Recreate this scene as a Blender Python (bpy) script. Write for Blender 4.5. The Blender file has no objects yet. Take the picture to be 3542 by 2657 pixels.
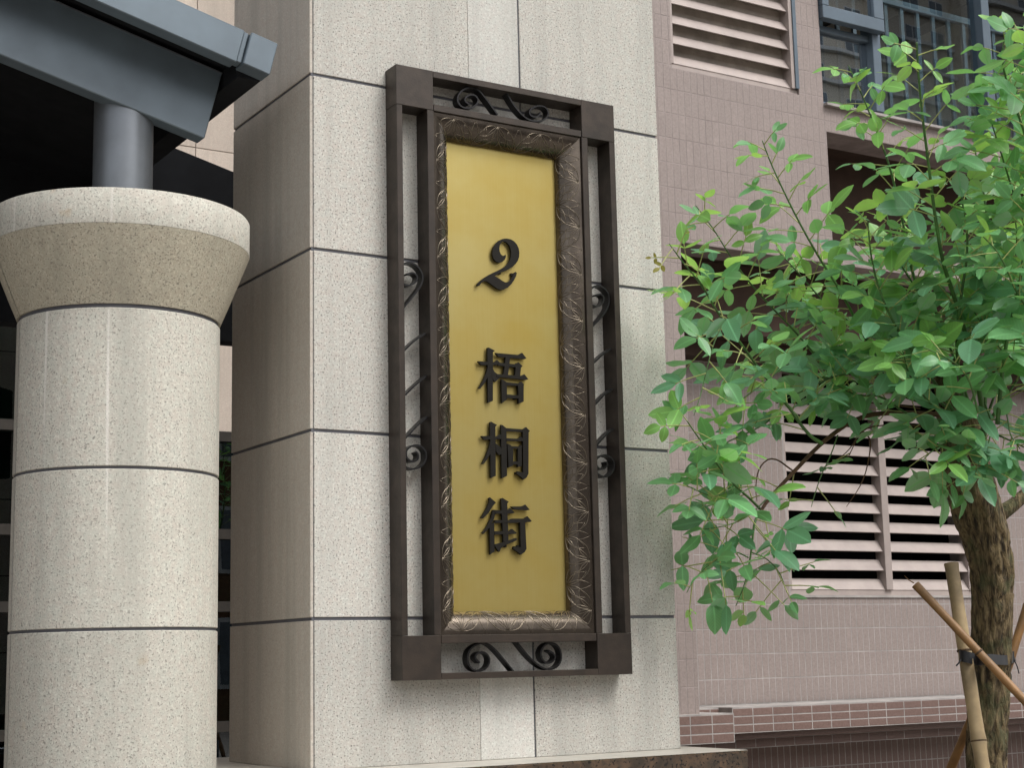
import bpy, bmesh, math, random
from math import sin, cos, pi, radians, sqrt, atan2
from mathutils import Vector as V, Matrix
random.seed(7)
S = bpy.context.scene
COL = S.collection

# ------------------------------------------------------------------ camera
IW, IH = 3542.0, 2657.0                     # photograph size, only used to turn photo pixels into directions
YAW, PITCH, ROLL, FPX = radians(31.7806), radians(9.6435), radians(-1.2757), 5620.07
EYE = V((-2.16358, -4.72342, 1.6))
_fw = V((sin(YAW)*cos(PITCH), cos(YAW)*cos(PITCH), sin(PITCH)))
_r0 = V((cos(YAW), -sin(YAW), 0)); _u0 = _r0.cross(_fw)
_r = cos(ROLL)*_r0 + sin(ROLL)*_u0; _u = _r.cross(_fw)
cam_d = bpy.data.cameras.new('camera'); cam = bpy.data.objects.new('camera', cam_d); COL.objects.link(cam)
cam_d.sensor_width = 36; cam_d.lens = FPX/IW*36; cam_d.clip_end = 500; cam_d.clip_start = .05
cam.matrix_world = Matrix(((_r.x,_u.x,-_fw.x,EYE.x),(_r.y,_u.y,-_fw.y,EYE.y),(_r.z,_u.z,-_fw.z,EYE.z),(0,0,0,1)))
S.camera = cam
# ------------------------------------------------------------------ light
SUN = V((.30, -.62, .95)).normalized()
w = bpy.data.worlds.new('World'); S.world = w; w.use_nodes = True
nt = w.node_tree; bg = nt.nodes['Background']
sky = nt.nodes.new('ShaderNodeTexSky'); sky.sky_type = 'NISHITA'; sky.sun_disc = False
sky.sun_elevation = math.asin(SUN.z); sky.sun_rotation = atan2(SUN.x, SUN.y)
sky.dust_density = 4; sky.air_density = 1.2
hs = nt.nodes.new('ShaderNodeHueSaturation'); hs.inputs['Saturation'].default_value = .22   # overcast: a nearly white sky
nt.links.new(sky.outputs[0], hs.inputs['Color']); nt.links.new(hs.outputs[0], bg.inputs[0]); bg.inputs[1].default_value = .15
sd = bpy.data.lights.new('sun', 'SUN'); sd.energy = 1.3; sd.angle = radians(28); sd.color = (1, .985, .945)
so = bpy.data.objects.new('sun', sd); COL.objects.link(so); so.rotation_euler = (-SUN).to_track_quat('-Z', 'Y').to_euler(); so.location = (0, -6, 12)
vs = S.view_settings; vs.view_transform = 'Standard'; vs.look = 'None'; vs.gamma = 1; vs.exposure = 0.55
S.render.engine = 'CYCLES'; S.cycles.max_bounces = 8; S.cycles.transparent_max_bounces = 12

# ------------------------------------------------------------------ photo pixel -> point
def ray(px, py): return _r*(px-IW/2) - _u*(py-IH/2) + _fw*FPX
def onY(px, py, Y): d = ray(px, py); return EYE + d*((Y-EYE.y)/d.y)
def onX(px, py, X): d = ray(px, py); return EYE + d*((X-EYE.x)/d.x)
def onZ(px, py, Z): d = ray(px, py); return EYE + d*((Z-EYE.z)/d.z)
def at(px, py, depth): d = ray(px, py); return EYE + d*(depth/FPX)
def proj(p): q = V(p)-EYE; z = q.dot(_fw); return (q.dot(_r)/z*FPX+IW/2, -q.dot(_u)/z*FPX+IH/2, z)
def ZM(ox, oy, k): return lambda x, y: (ox+x*k, oy+y*k)

# ------------------------------------------------------------------ materials
def lin(c):
    f = lambda v: v/12.92 if v <= .04045 else ((v+.055)/1.055)**2.4
    return tuple(f(x/255) for x in c)+(1,)
def newmat(n):
    m = bpy.data.materials.new(n); m.use_nodes = True
    t = m.node_tree; return m, t, t.nodes['Principled BSDF'], t.nodes, t.links
def N(t, ty, **k):
    n = t.nodes.new(ty)
    for a, b in k.items():
        if a in n.inputs: n.inputs[a].default_value = b
        else: setattr(n, a, b)
    return n
def ramp(t, fac, stops):
    r = t.nodes.new('ShaderNodeValToRGB'); e = r.color_ramp.elements
    while len(e) < len(stops): e.new(.5)
    for i, (p, c) in enumerate(stops): e[i].position = p; e[i].color = c
    t.links.new(fac, r.inputs[0]); return r.outputs[0]
def mix(t, fac, a, b, mode='MIX'):
    m = t.nodes.new('ShaderNodeMix'); m.data_type = 'RGBA'; m.blend_type = mode
    for s, v in ((m.inputs[0], fac), (m.inputs[6], a), (m.inputs[7], b)):
        if hasattr(v, 'is_linked'): t.links.new(v, s)
        else: s.default_value = v
    return m.outputs[2]
def noise(t, vec, scale, detail=2, rough=.5):
    n = N(t, 'ShaderNodeTexNoise', Scale=scale, Detail=detail, Roughness=rough)
    if vec is not None: t.links.new(vec, n.inputs['Vector'])
    return n.outputs['Fac']
def pos(t): return t.nodes.new('ShaderNodeNewGeometry').outputs['Position']
def bump(t, b, h, strength, dist):
    n = N(t, 'ShaderNodeBump', Strength=strength, Distance=dist); t.links.new(h, n.inputs['Height']); t.links.new(n.outputs[0], b.inputs['Normal'])
def hsv_rand(t, col, amt, seed_out=None):
    oi = t.nodes.new('ShaderNodeObjectInfo'); h = t.nodes.new('ShaderNodeHueSaturation')
    mr = N(t, 'ShaderNodeMapRange'); mr.inputs[3].default_value = 1-amt; mr.inputs[4].default_value = 1+amt
    t.links.new(oi.outputs['Random'], mr.inputs[0]); t.links.new(mr.outputs[0], h.inputs['Value'])
    if hasattr(col, 'is_linked'): t.links.new(col, h.inputs['Color'])
    else: h.inputs['Color'].default_value = col
    return h.outputs[0]
G1 = (0, 0, 0, 1); W1 = (1, 1, 1, 1)
def granite(name, base, dark, pink, rough=.75, scale=1.0, var=.085, streak=False, bmp=.35, speck=1.0):
    m, t, b, nd, lk = newmat(name); p = pos(t)
    big = noise(t, p, 2.2, 4, .6); mid = noise(t, p, 38*scale, 3, .6); fine = noise(t, p, 170*scale, 2, .6); fine2 = noise(t, p, 120*scale, 1, .5)
    c = mix(t, ramp(t, mid, [(.35, G1), (.65, W1)]), lin(base), lin(pink))
    c = mix(t, ramp(t, fine2, [(.54, G1), (.66, (.8*speck,)*3+(1,))]), c, lin([min(255, int(x*1.1+4)) for x in base]))
    c = mix(t, ramp(t, fine, [(.57, G1), (.645, (.9*speck,)*3+(1,))]), c, lin(dark))
    c = mix(t, ramp(t, big, [(.3, (.0,)*3+(1,)), (.75, (.35,)*3+(1,))]), c, lin([int(x*.88) for x in base]))
    if streak:   # pale lime runs down the drum
        mp = N(t, 'ShaderNodeMapping'); mp.inputs['Scale'].default_value = (34, 34, .30); lk.new(p, mp.inputs['Vector'])
        s = noise(t, mp.outputs[0], 1.0, 2, .5)
        c = mix(t, ramp(t, s, [(.66, G1), (.70, (.5,)*3+(1,))]), c, lin((226, 222, 216)))
        r = noise(t, p, 9, 2, .5)
        c = mix(t, ramp(t, r, [(.70, G1), (.78, (.35,)*3+(1,))]), c, lin((176, 138, 84)))
    mg = N(t, 'ShaderNodeMapping'); mg.inputs['Scale'].default_value = (9, 9, .55); lk.new(p, mg.inputs['Vector'])
    c = mix(t, ramp(t, noise(t, mg.outputs[0], 1.0, 4, .65), [(.47, G1), (.72, (.55,)*3+(1,))]), c, lin([int(x*.80) for x in base]))
    c = hsv_rand(t, c, var)
    lk.new(c, b.inputs['Base Color']); b.inputs['Roughness'].default_value = rough
    bump(t, b, fine, bmp, .003)
    return m
def plain(name, col, rough=.6, metal=0, nscale=8, namt=.12, bmp=0, bscale=60, spec=.5):
    m, t, b, nd, lk = newmat(name); p = pos(t)
    n = noise(t, p, nscale, 4, .6)
    c = mix(t, ramp(t, n, [(.3, G1), (.7, W1)]), lin(col), lin([max(0, int(x*(1-namt*1.6))) for x in col]))
    c = hsv_rand(t, c, .045)
    lk.new(c, b.inputs['Base Color']); b.inputs['Metallic'].default_value = metal
    b.inputs['Specular IOR Level'].default_value = spec
    rr = N(t, 'ShaderNodeMapRange'); rr.inputs[3].default_value = max(.05, rough-.1); rr.inputs[4].default_value = min(1, rough+.12)
    lk.new(n, rr.inputs[0]); lk.new(rr.outputs[0], b.inputs['Roughness'])
    if bmp: bump(t, b, noise(t, p, bscale, 3, .6), bmp, .004)
    return m
def tilemat(name, col, col2, rough=.55, var=.04):
    m, t, b, nd, lk = newmat(name); p = pos(t)
    n = noise(t, p, 70, 3, .7); n2 = noise(t, p, 1.3, 3, .6); n3 = noise(t, p, 9, 2, .5)
    c = mix(t, ramp(t, n, [(.35, G1), (.65, W1)]), lin(col), lin(col2))
    c = mix(t, ramp(t, n2, [(.35, G1), (.75, (.3,)*3+(1,))]), c, lin([int(x*.86) for x in col]))
    c = mix(t, ramp(t, n3, [(.66, G1), (.74, (.25,)*3+(1,))]), c, lin([min(255, int(x*1.12)) for x in col]))
    c = hsv_rand(t, c, var)
    lk.new(c, b.inputs['Base Color']); b.inputs['Roughness'].default_value = rough
    bump(t, b, n, .45, .002)
    return m
M = {}
M['granite'] = granite('granite_flamed', (189, 188, 180), (82, 81, 78), (190, 182, 173), .8)
M['granite_light'] = granite('granite_light', (199, 199, 192), (124, 120, 115), (198, 192, 185), .8, speck=.7)
M['granite_side'] = granite('granite_side', (190, 184, 173), (128, 121, 112), (185, 174, 162), .75, speck=.5, bmp=.2)
M['granite_col'] = granite('granite_column', (190, 189, 178), (94, 92, 87), (190, 182, 171), .8, streak=True, speck=.8)
M['granite_cap'] = granite('granite_capital', (183, 177, 158), (92, 88, 80), (179, 169, 150), .8, speck=.9)
M['granite_dark'] = granite('granite_polished_dark', (62, 54, 46), (16, 18, 20), (98, 78, 62), .10, scale=.5, bmp=0, speck=1.0)
M['cap_sheen'] = granite('granite_top_sheen', (186, 182, 172), (120, 112, 104), (176, 168, 158), .35, speck=.5, bmp=.1)  # pale colour paints the bright grazing reflection on the polished cap
M['sealant'] = plain('sealant', (92, 92, 98), .7)
M['core'] = plain('core', (84, 82, 84), .85)
M['bronze'] = plain('bronze_paint', (66, 57, 50), .42, .35, 14, .18, .12, 180)
M['bronze_mould'] = plain('bronze_cast', (108, 98, 88), .22, .85, 7, .2, .04, 120)
M['bronze_relief'] = plain('bronze_relief', (134, 122, 106), .26, .7, 20, .25)
M['iron'] = plain('wrought_iron', (30, 29, 30), .38, .4, 30, .2)
M['letter'] = plain('letter_bronze', (26, 23, 18), .6, 0, 20, .12, spec=.2)
M['tile'] = tilemat('tile_mauve', (151, 138, 133), (138, 125, 120))
M['tile_brown'] = tilemat('tile_brown', (126, 103, 96), (114, 92, 85), .4)
M['grout'] = plain('grout', (174, 168, 164), .9)
M['grout_dark'] = plain('grout_dark', (158, 146, 142), .9)
M['brown_wall'] = plain('brown_render', (70, 50, 38), .8, 0, 5, .15, .2, 90)
M['void'] = plain('dark_void', (22, 21, 20), .9, spec=.1)
M['louver'] = plain('louver_paint', (170, 157, 151), .5, 0, 6, .06)
M['louver_back'] = plain('louver_backing', (172, 160, 150), .8)
M['alu'] = plain('aluminium_blue', (104, 118, 130), .4, .3, 5, .08)
M['alu_dark'] = plain('rail_paint', (118, 126, 134), .5, .2)
M['canopy'] = plain('canopy_paint', (106, 119, 128), .36, .25, 3, .10)
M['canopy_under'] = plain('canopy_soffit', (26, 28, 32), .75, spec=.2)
M['steel'] = plain('brushed_steel', (128, 133, 139), .4, .6, 4, .1)
M['room'] = plain('room_plaster', (206, 188, 172), .9)
M['beamdark'] = plain('room_beam', (58, 52, 46), .8)
M['bamboo'] = plain('bamboo_pale', (184, 160, 120), .55, 0, 6, .22, .15, 60)
M['bamboo_o'] = plain('bamboo_orange', (152, 112, 66), .5, 0, 7, .25, .15, 60)
M['node'] = plain('bamboo_node', (104, 80, 52), .75, 0, 20, .3)
M['rubber'] = plain('rubber', (24, 25, 30), .55)
M['stem'] = plain('green_stem', (80, 122, 58), .5, 0, 12, .25)
M['petiole'] = plain('petiole', (178, 184, 112), .5, 0, 30, .15)
M['twig'] = plain('brown_twig', (104, 76, 52), .8, 0, 30, .25)
M['pave'] = plain('paving', (150, 144, 136), .85, 0, 1.2, .12, .2, 40)
M['soil'] = plain('soil', (78, 62, 48), .95, 0, 6, .3, .5, 30)
M['beige'] = granite('beige_cladding', (214, 200, 186), (180, 164, 150), (210, 194, 180), .8, speck=.4)
M['brick'] = plain('brown_brick', (120, 88, 60), .85)
M['facade_w'] = plain('far_facade', (234, 224, 206), .8)
M['facade_f'] = plain('far_frame', (226, 226, 224), .6)
def goldmat():
    m, t, b, nd, lk = newmat('brass_plate'); p = pos(t)
    n = noise(t, p, 3.2, 4, .6); mp = N(t, 'ShaderNodeMapping'); mp.inputs['Scale'].default_value = (260, 20, 3); lk.new(p, mp.inputs['Vector'])
    br = noise(t, mp.outputs[0], 1, 3, .6)
    c = mix(t, ramp(t, n, [(.3, G1), (.7, W1)]), lin((185, 169, 108)), lin((177, 154, 80)))
    c = mix(t, ramp(t, br, [(.3, G1), (.8, (.12,)*3+(1,))]), c, lin((204, 188, 132)))
    lk.new(c, b.inputs['Base Color']); b.inputs['Metallic'].default_value = .7
    rr = N(t, 'ShaderNodeMapRange'); rr.inputs[3].default_value = .30; rr.inputs[4].default_value = .42
    lk.new(n, rr.inputs[0]); lk.new(rr.outputs[0], b.inputs['Roughness'])
    return m
M['gold'] = goldmat()
def glassmat(name, tint, refl):
    m, t, b, nd, lk = newmat(name); nd.remove(b); out = nd['Material Output']
    tr = N(t, 'ShaderNodeBsdfTransparent'); tr.inputs[0].default_value = tint
    gl = N(t, 'ShaderNodeBsdfGlossy'); gl.inputs['Roughness'].default_value = .0; gl.inputs[0].default_value = (.9, .95, 1, 1)
    fr = N(t, 'ShaderNodeFresnel'); fr.inputs[0].default_value = 1.6
    ad = N(t, 'ShaderNodeMath', operation='ADD'); ad.inputs[1].default_value = refl; lk.new(fr.outputs[0], ad.inputs[0])
    mx = N(t, 'ShaderNodeMixShader'); ge = N(t, 'ShaderNodeNewGeometry'); iv = N(t, 'ShaderNodeMath', operation='SUBTRACT'); iv.inputs[0].default_value = 1; lk.new(ge.outputs['Backfacing'], iv.inputs[1])
    mu = N(t, 'ShaderNodeMath', operation='MULTIPLY'); lk.new(ad.outputs[0], mu.inputs[0]); lk.new(iv.outputs[0], mu.inputs[1])   # the rear face of the pane does not reflect again
    lk.new(mu.outputs[0], mx.inputs[0]); lk.new(tr.outputs[0], mx.inputs[1]); lk.new(gl.outputs[0], mx.inputs[2])
    nz = noise(t, pos(t), 1.7, 1); bp = N(t, 'ShaderNodeBump', Strength=.012, Distance=.05); lk.new(nz, bp.inputs['Height']); lk.new(bp.outputs[0], gl.inputs['Normal'])
    lk.new(mx.outputs[0], out.inputs[0]); return m
M['glass'] = glassmat('window_glass', (.80, .88, .90, 1), .13)
M['glass_refl'] = glassmat('window_glass_coated', (.55, .62, .64, 1), .40)
M['glass_green'] = glassmat('green_glass', (.35, .55, .48, 1), .03)
def barkmat():
    m, t, b, nd, lk = newmat('bark'); p = pos(t)
    mp = N(t, 'ShaderNodeMapping'); mp.inputs['Scale'].default_value = (62, 62, 9); lk.new(p, mp.inputs['Vector'])
    vo = N(t, 'ShaderNodeTexNoise', Scale=1, Detail=4, Roughness=.65); lk.new(mp.outputs[0], vo.inputs['Vector'])
    n = noise(t, p, 9, 3, .6)
    c = ramp(t, vo.outputs['Fac'], [(.36, lin((46, 38, 26))), (.47, lin((90, 76, 53))), (.60, lin((130, 113, 82)))])
    c = mix(t, ramp(t, n, [(.5, G1), (.60, (.6,)*3+(1,))]), c, lin((78, 82, 52)))
    lk.new(c, b.inputs['Base Color']); b.inputs['Roughness'].default_value = .9
    bump(t, b, vo.outputs['Fac'], .1*10, .022); return m
M['bark'] = barkmat()
def leafmat(name, top, under, trans):
    m, t, b, nd, lk = newmat(name); out = nd['Material Output']
    ge = t.nodes.new('ShaderNodeNewGeometry')
    uv = t.nodes.new('ShaderNodeUVMap')
    sx = t.nodes.new('ShaderNodeSeparateXYZ'); lk.new(uv.outputs[0], sx.inputs[0])
    n = noise(t, ge.outputs['Position'], 6, 2)
    c1 = mix(t, ramp(t, n, [(.35, G1), (.65, W1)]), lin(top), lin([int(x*.85) for x in top]))
    c2 = mix(t, ramp(t, n, [(.35, G1), (.65, W1)]), lin(under), lin([int(x*.9) for x in under]))
    c = mix(t, ge.outputs['Backfacing'], c1, c2)
    ab = N(t, 'ShaderNodeMath', operation='ABSOLUTE'); sb = N(t, 'ShaderNodeMath', operation='SUBTRACT'); sb.inputs[1].default_value = .5
    lk.new(sx.outputs[0], sb.inputs[0]); lk.new(sb.outputs[0], ab.inputs[0])
    rib = ramp(t, ab.outputs[0], [(.012, W1), (.035, G1)])
    c = mix(t, rib, c, lin([min(255, int(x*1.10+6)) for x in top]))
    sp = noise(t, ge.outputs['Position'], 45, 3, .7)
    c = mix(t, ramp(t, sp, [(.64, G1), (.74, (.25,)*3+(1,))]), c, lin((168, 172, 96)))
    c = mix(t, ramp(t, sp, [(.28, (.35,)*3+(1,)), (.40, G1)]), c, lin([int(x*.7) for x in top]))
    va = N(t, 'ShaderNodeMath', operation='MULTIPLY_ADD'); va.inputs[1].default_value = -1.1; lk.new(ab.outputs[0], va.inputs[0]); lk.new(sx.outputs[1], va.inputs[2])
    vb = N(t, 'ShaderNodeMath', operation='MULTIPLY'); vb.inputs[1].default_value = 62; lk.new(va.outputs[0], vb.inputs[0])
    vc = N(t, 'ShaderNodeMath', operation='SINE'); lk.new(vb.outputs[0], vc.inputs[0])
    c = mix(t, ramp(t, vc.outputs[0], [(.72, G1), (.98, (.35,)*3+(1,))]), c, lin([min(255, int(x*1.12+8)) for x in top]))
    c = hsv_rand(t, c, .17)
    lk.new(c, b.inputs['Base Color']); b.inputs['Roughness'].default_value = .42
    tl = N(t, 'ShaderNodeBsdfTranslucent'); tl.inputs[0].default_value = lin(trans)
    mx = N(t, 'ShaderNodeMixShader'); mx.inputs[0].default_value = .38
    lk.new(b.outputs[0], mx.inputs[1]); lk.new(tl.outputs[0], mx.inputs[2]); lk.new(mx.outputs[0], out.inputs[0])
    return m
LEAFM = [leafmat('leaf_mature', (104, 160, 120), (156, 192, 166), (126, 184, 106)),
         leafmat('leaf_mid', (114, 172, 116), (162, 200, 164), (140, 202, 104)),
         leafmat('leaf_young', (132, 190, 98), (164, 204, 138), (168, 214, 96)),
         leafmat('leaf_bud', (142, 138, 56), (150, 140, 80), (176, 160, 70))]

# ------------------------------------------------------------------ builders
WL = {}                                      # world location of every object made here
class MB:
    def __init__(s): s.v = []; s.f = []; s.uv = None
    def box(s, x0, x1, y0, y1, z0, z1, skip=''):
        n = len(s.v)
        s.v += [(x0,y0,z0),(x1,y0,z0),(x1,y1,z0),(x0,y1,z0),(x0,y0,z1),(x1,y0,z1),(x1,y1,z1),(x0,y1,z1)]
        s.f += [tuple(n+i for i in q) for q in ((0,3,2,1),(4,5,6,7),(0,1,5,4),(1,2,6,5),(2,3,7,6),(3,0,4,7))]; return s
    def prism(s, poly, y0, y1):              # polygon in X,Z extruded along Y (y0 = front)
        a = sum(poly[i][0]*poly[(i+1) % len(poly)][1]-poly[(i+1) % len(poly)][0]*poly[i][1] for i in range(len(poly)))
        if a < 0: poly = poly[::-1]
        n = len(s.v); k = len(poly)
        s.v += [(x, y0, z) for x, z in poly]+[(x, y1, z) for x, z in poly]
        s.f.append(tuple(n+i for i in range(k))); s.f.append(tuple(n+k+i for i in reversed(range(k))))
        s.f += [(n+i, n+k+i, n+k+(i+1) % k, n+(i+1) % k) for i in range(k)]; return s
    def tube(s, pts, rad, seg=8, cap=True):
        pts = [V(p) for p in pts]; n0 = len(s.v); L = len(pts); up = None
        for i, p in enumerate(pts):
            d = (pts[min(i+1, L-1)]-pts[max(i-1, 0)]).normalized()
            if up is None:
                up = V((0, 0, 1)) if abs(d.z) < .9 else V((1, 0, 0))
            a = d.cross(up).normalized(); up = a.cross(d).normalized(); b = up
            r = rad(i/(L-1)) if callable(rad) else (rad[i] if hasattr(rad, '__len__') else rad)
            for j in range(seg):
                th = 2*pi*j/seg; s.v.append(tuple(p+a*(r*cos(th))+b*(r*sin(th))))
        for i in range(L-1):
            for j in range(seg):
                a = n0+i*seg+j; b = n0+i*seg+(j+1) % seg; s.f.append((a, b, b+seg, a+seg))
        if cap:
            s.f.append(tuple(n0+j for j in reversed(range(seg)))); s.f.append(tuple(n0+(L-1)*seg+j for j in range(seg)))
        return s
    def ribbon(s, pts, th, y0, y1):          # flat bar following X,Z points
        L = len(pts); n = len(s.v); P = [V((p[0], p[1])) for p in pts]
        for i, p in enumerate(P):
            d = (P[min(i+1, L-1)]-P[max(i-1, 0)]).normalized(); q = V((-d.y, d.x))*(th/2)
            for y in (y0, y1):
                s.v.append((p.x+q.x, y, p.y+q.y)); s.v.append((p.x-q.x, y, p.y-q.y))
        for i in range(L-1):
            a = n+i*4; b = a+4
            s.f += [(a, a+1, b+1, b), (a+2, b+2, b+3, a+3), (a, b, b+2, a+2), (a+1, a+3, b+3, b+1)]
        a = n; b = n+(L-1)*4; s.f += [(a, a+2, a+3, a+1), (b, b+1, b+3, b+2)]; return s
    def lathe(s, prof, cx, cy, a0=0, a1=2*pi, seg=48, th=None):   # (r,z) profile
        n = len(s.v); full = abs(a1-a0-2*pi) < 1e-6; k = seg if full else seg+1; m = len(prof)
        for j in range(k):
            a = a0+(a1-a0)*j/seg
            for r, z in prof: s.v.append((cx+r*cos(a), cy+r*sin(a), z))
        for j in range(seg):
            for i in range(m-1):
                a = n+j*m+i; b = n+((j+1) % k)*m+i; s.f.append((a, b, b+1, a+1))
        return s
    def build(s, name, mat, parent=None, smooth=False, bevel=0, origin=None, auto=False):
        lo = [min(v[i] for v in s.v) for i in range(3)]; hi = [max(v[i] for v in s.v) for i in range(3)]
        o0 = V(origin) if origin is not None else V([(a+b)/2 for a, b in zip(lo, hi)])
        if parent is None and origin is None: o0.z = lo[2]
        me = bpy.data.meshes.new(name); me.from_pydata([tuple(V(v)-o0) for v in s.v], [], s.f); me.update()
        if bevel:
            bm = bmesh.new(); bm.from_mesh(me); bmesh.ops.bevel(bm, geom=[e for e in bm.edges if e.calc_length() > bevel*3], offset=bevel, segments=1, affect='EDGES', profile=.5)
            bm.to_mesh(me); bm.free()
        if smooth:
            me.shade_smooth()
            if auto:
                me.set_sharp_from_angle(angle=radians(35))
        for m in (mat if isinstance(mat, (list, tuple)) else [mat]): me.materials.append(m)
        return link(name, me, o0, parent)
def link(name, data, loc, parent=None):
    o = bpy.data.objects.new(name, data); COL.objects.link(o); loc = V(loc)
    if parent is not None:
        o.parent = parent; o.location = loc-WL[parent.name]
    else: o.location = loc
    WL[o.name] = loc
    return o
def tag(o, label=None, cat=None, group=None, kind=None):
    if label: o['label'] = label
    if cat: o['category'] = cat
    if group: o['group'] = group
    if kind: o['kind'] = kind
    return o
def thing(name, loc, label, cat, group=None): return tag(link(name, None, loc), label, cat, group)
def chaikin(p, n=2, closed=False):
    p = [V(q) for q in p]
    for _ in range(n):
        r = [] if closed else [p[0]]
        for i in range(len(p) if closed else len(p)-1):
            a, b = p[i], p[(i+1) % len(p)]; r += [a*.75+b*.25, a*.25+b*.75]
        if not closed: r.append(p[-1])
        p = r
    return p
def slab_with_openings(mb, x0, x1, z0, z1, ops, y0, y1):
    xs = sorted({x0, x1, *[o[0] for o in ops], *[o[1] for o in ops]}); zs = sorted({z0, z1, *[o[2] for o in ops], *[o[3] for o in ops]})
    xs = [x for x in xs if x0-1e-6 <= x <= x1+1e-6]; zs = [z for z in zs if z0-1e-6 <= z <= z1+1e-6]
    solid = lambda i, j: 0 <= i < len(xs)-1 and 0 <= j < len(zs)-1 and not any(o[0]-1e-6 <= (xs[i]+xs[i+1])/2 <= o[1] and o[2] <= (zs[j]+zs[j+1])/2 <= o[3] for o in ops)
    def quad(*p): n = len(mb.v); mb.v += list(p); mb.f.append(tuple(range(n, n+4)))
    for i in range(len(xs)-1):
        for j in range(len(zs)-1):
            if not solid(i, j): continue
            a, b, c, d = xs[i], xs[i+1], zs[j], zs[j+1]
            quad((a,y0,c),(b,y0,c),(b,y0,d),(a,y0,d)); quad((a,y1,d),(b,y1,d),(b,y1,c),(a,y1,c))
            if not solid(i-1, j): quad((a,y1,c),(a,y0,c),(a,y0,d),(a,y1,d))
            if not solid(i+1, j): quad((b,y0,c),(b,y1,c),(b,y1,d),(b,y0,d))
            if not solid(i, j-1): quad((a,y1,c),(b,y1,c),(b,y0,c),(a,y0,c))
            if not solid(i, j+1): quad((a,y0,d),(b,y0,d),(b,y1,d),(a,y1,d))

# ================================================================== ground
tag(MB().box(-60, 60, -60, 60, -.3, 0).build('ground', M['pave']), kind='structure')
tag(MB().box(1.9, 7, -1.1, 2.3, 0, .06).build('planting_bed', M['soil'], bevel=.01), kind='structure')

# ================================================================== stone pier
PW, PD, PT = 1.434, .672, 5.6
pier = thing('stone_pier', (PW/2, PD/2, 1.275), 'square pier clad in pale flamed granite panels with dark joints, carrying the bronze sign', 'pier')
MB().box(.0045, PW-.005, .0045, PD-.005, 1.275, PT).build('core', M['sealant'], pier)
J = .0052                                     # half joint
zs = [1.2756, 1.7405, 2.341, 2.941, 3.540, 4.14, 4.74, 5.34, PT]
def panel(x0, x1, y0, y1, z0, z1, mat): return MB().box(x0, x1, y0, y1, z0, z1).build('stone_panel', mat, pier, bevel=.0015)
for a, b in zip(zs, zs[1:]):
    lo = a+(J if a > 1.3 else 0); hi = b-J
    panel(.0125, .6105, 0, .010, lo, hi, M['granite'])
    panel(.612, .8245-J+.002, .0006, .010, lo, hi, M['granite_light'])
    panel(.8245+J-.002, PW, 0, .010, lo, hi, M['granite'])
    panel(0, .0115, .004, PD, lo, hi, M['granite_side'])
    panel(PW-.0115, PW-.0005, .012, PD, lo, hi, M['granite_side'])
    panel(.0125, PW-.013, PD-.0115, PD-.001, lo, hi, M['granite'])

plinth = thing('granite_plinth', (.66, .3, 0), 'low plinth of polished dark red brown speckled granite under the stone pier', 'plinth')
MB().box(-.2, 1.535, -.25, .95, 1.205, 1.2736).build('cap_slab', M['granite_dark'], plinth, bevel=.004)
MB().box(-.198, 1.533, -.248, .948, 1.2737, 1.2752).build('cap_sheen', M['cap_sheen'], plinth)  # thin sheet carrying the painted reflection over the dark slab
MB().box(-.17, 1.5, -.22, .92, 0, 1.204).build('plinth_wall', M['granite_dark'], plinth)

# ================================================================== street sign
SF = -.080                                    # front plane of the frame
sign = thing('street_sign', (.729, 0, 1.542), 'tall bronze framed street sign with brass plate and raised characters on the stone pier', 'sign')
def bar(n, x0, x1, z0, z1, yf=SF, yb=-.0005, mat='bronze'): return MB().box(x0, x1, yf, yb, z0, z1).build(n, M[mat], sign, bevel=.0012)
X0, X1, Z0, Z1 = .280, 1.178, 1.542, 3.598
bar('corner_block', X0, .4225, 3.457, Z1); bar('corner_block', 1.0345, X1, 3.457, Z1)
bar('corner_block', X0, .4225, Z0, 1.683); bar('corner_block', 1.0345, X1, Z0, 1.683)
bar('frame_bar', .423, 1.034, 3.575, Z1-.0004); bar('frame_bar', .423, 1.034, Z0+.0004, 1.563)
bar('frame_bar', X0+.0004, .3025, 1.6835, 3.4565); bar('frame_bar', 1.1535, X1-.0004, 1.6835, 3.4565)
bar('inner_bar', .3985, .4240, 1.6835, 3.4565, SF+.0006); bar('inner_bar', 1.0325, 1.0580, 1.6835, 3.4565, SF+.0006)
bar('inner_bar', .4245, 1.032, 3.456, 3.4795, SF+.0010); bar('inner_bar', .4245, 1.032, 1.6575, 1.6835, SF+.0010)
# brass plate
MB().box(.47, .985, -.012, -.0006, 1.73, 3.41).build('plate', M['gold'], sign, bevel=.001)
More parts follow.
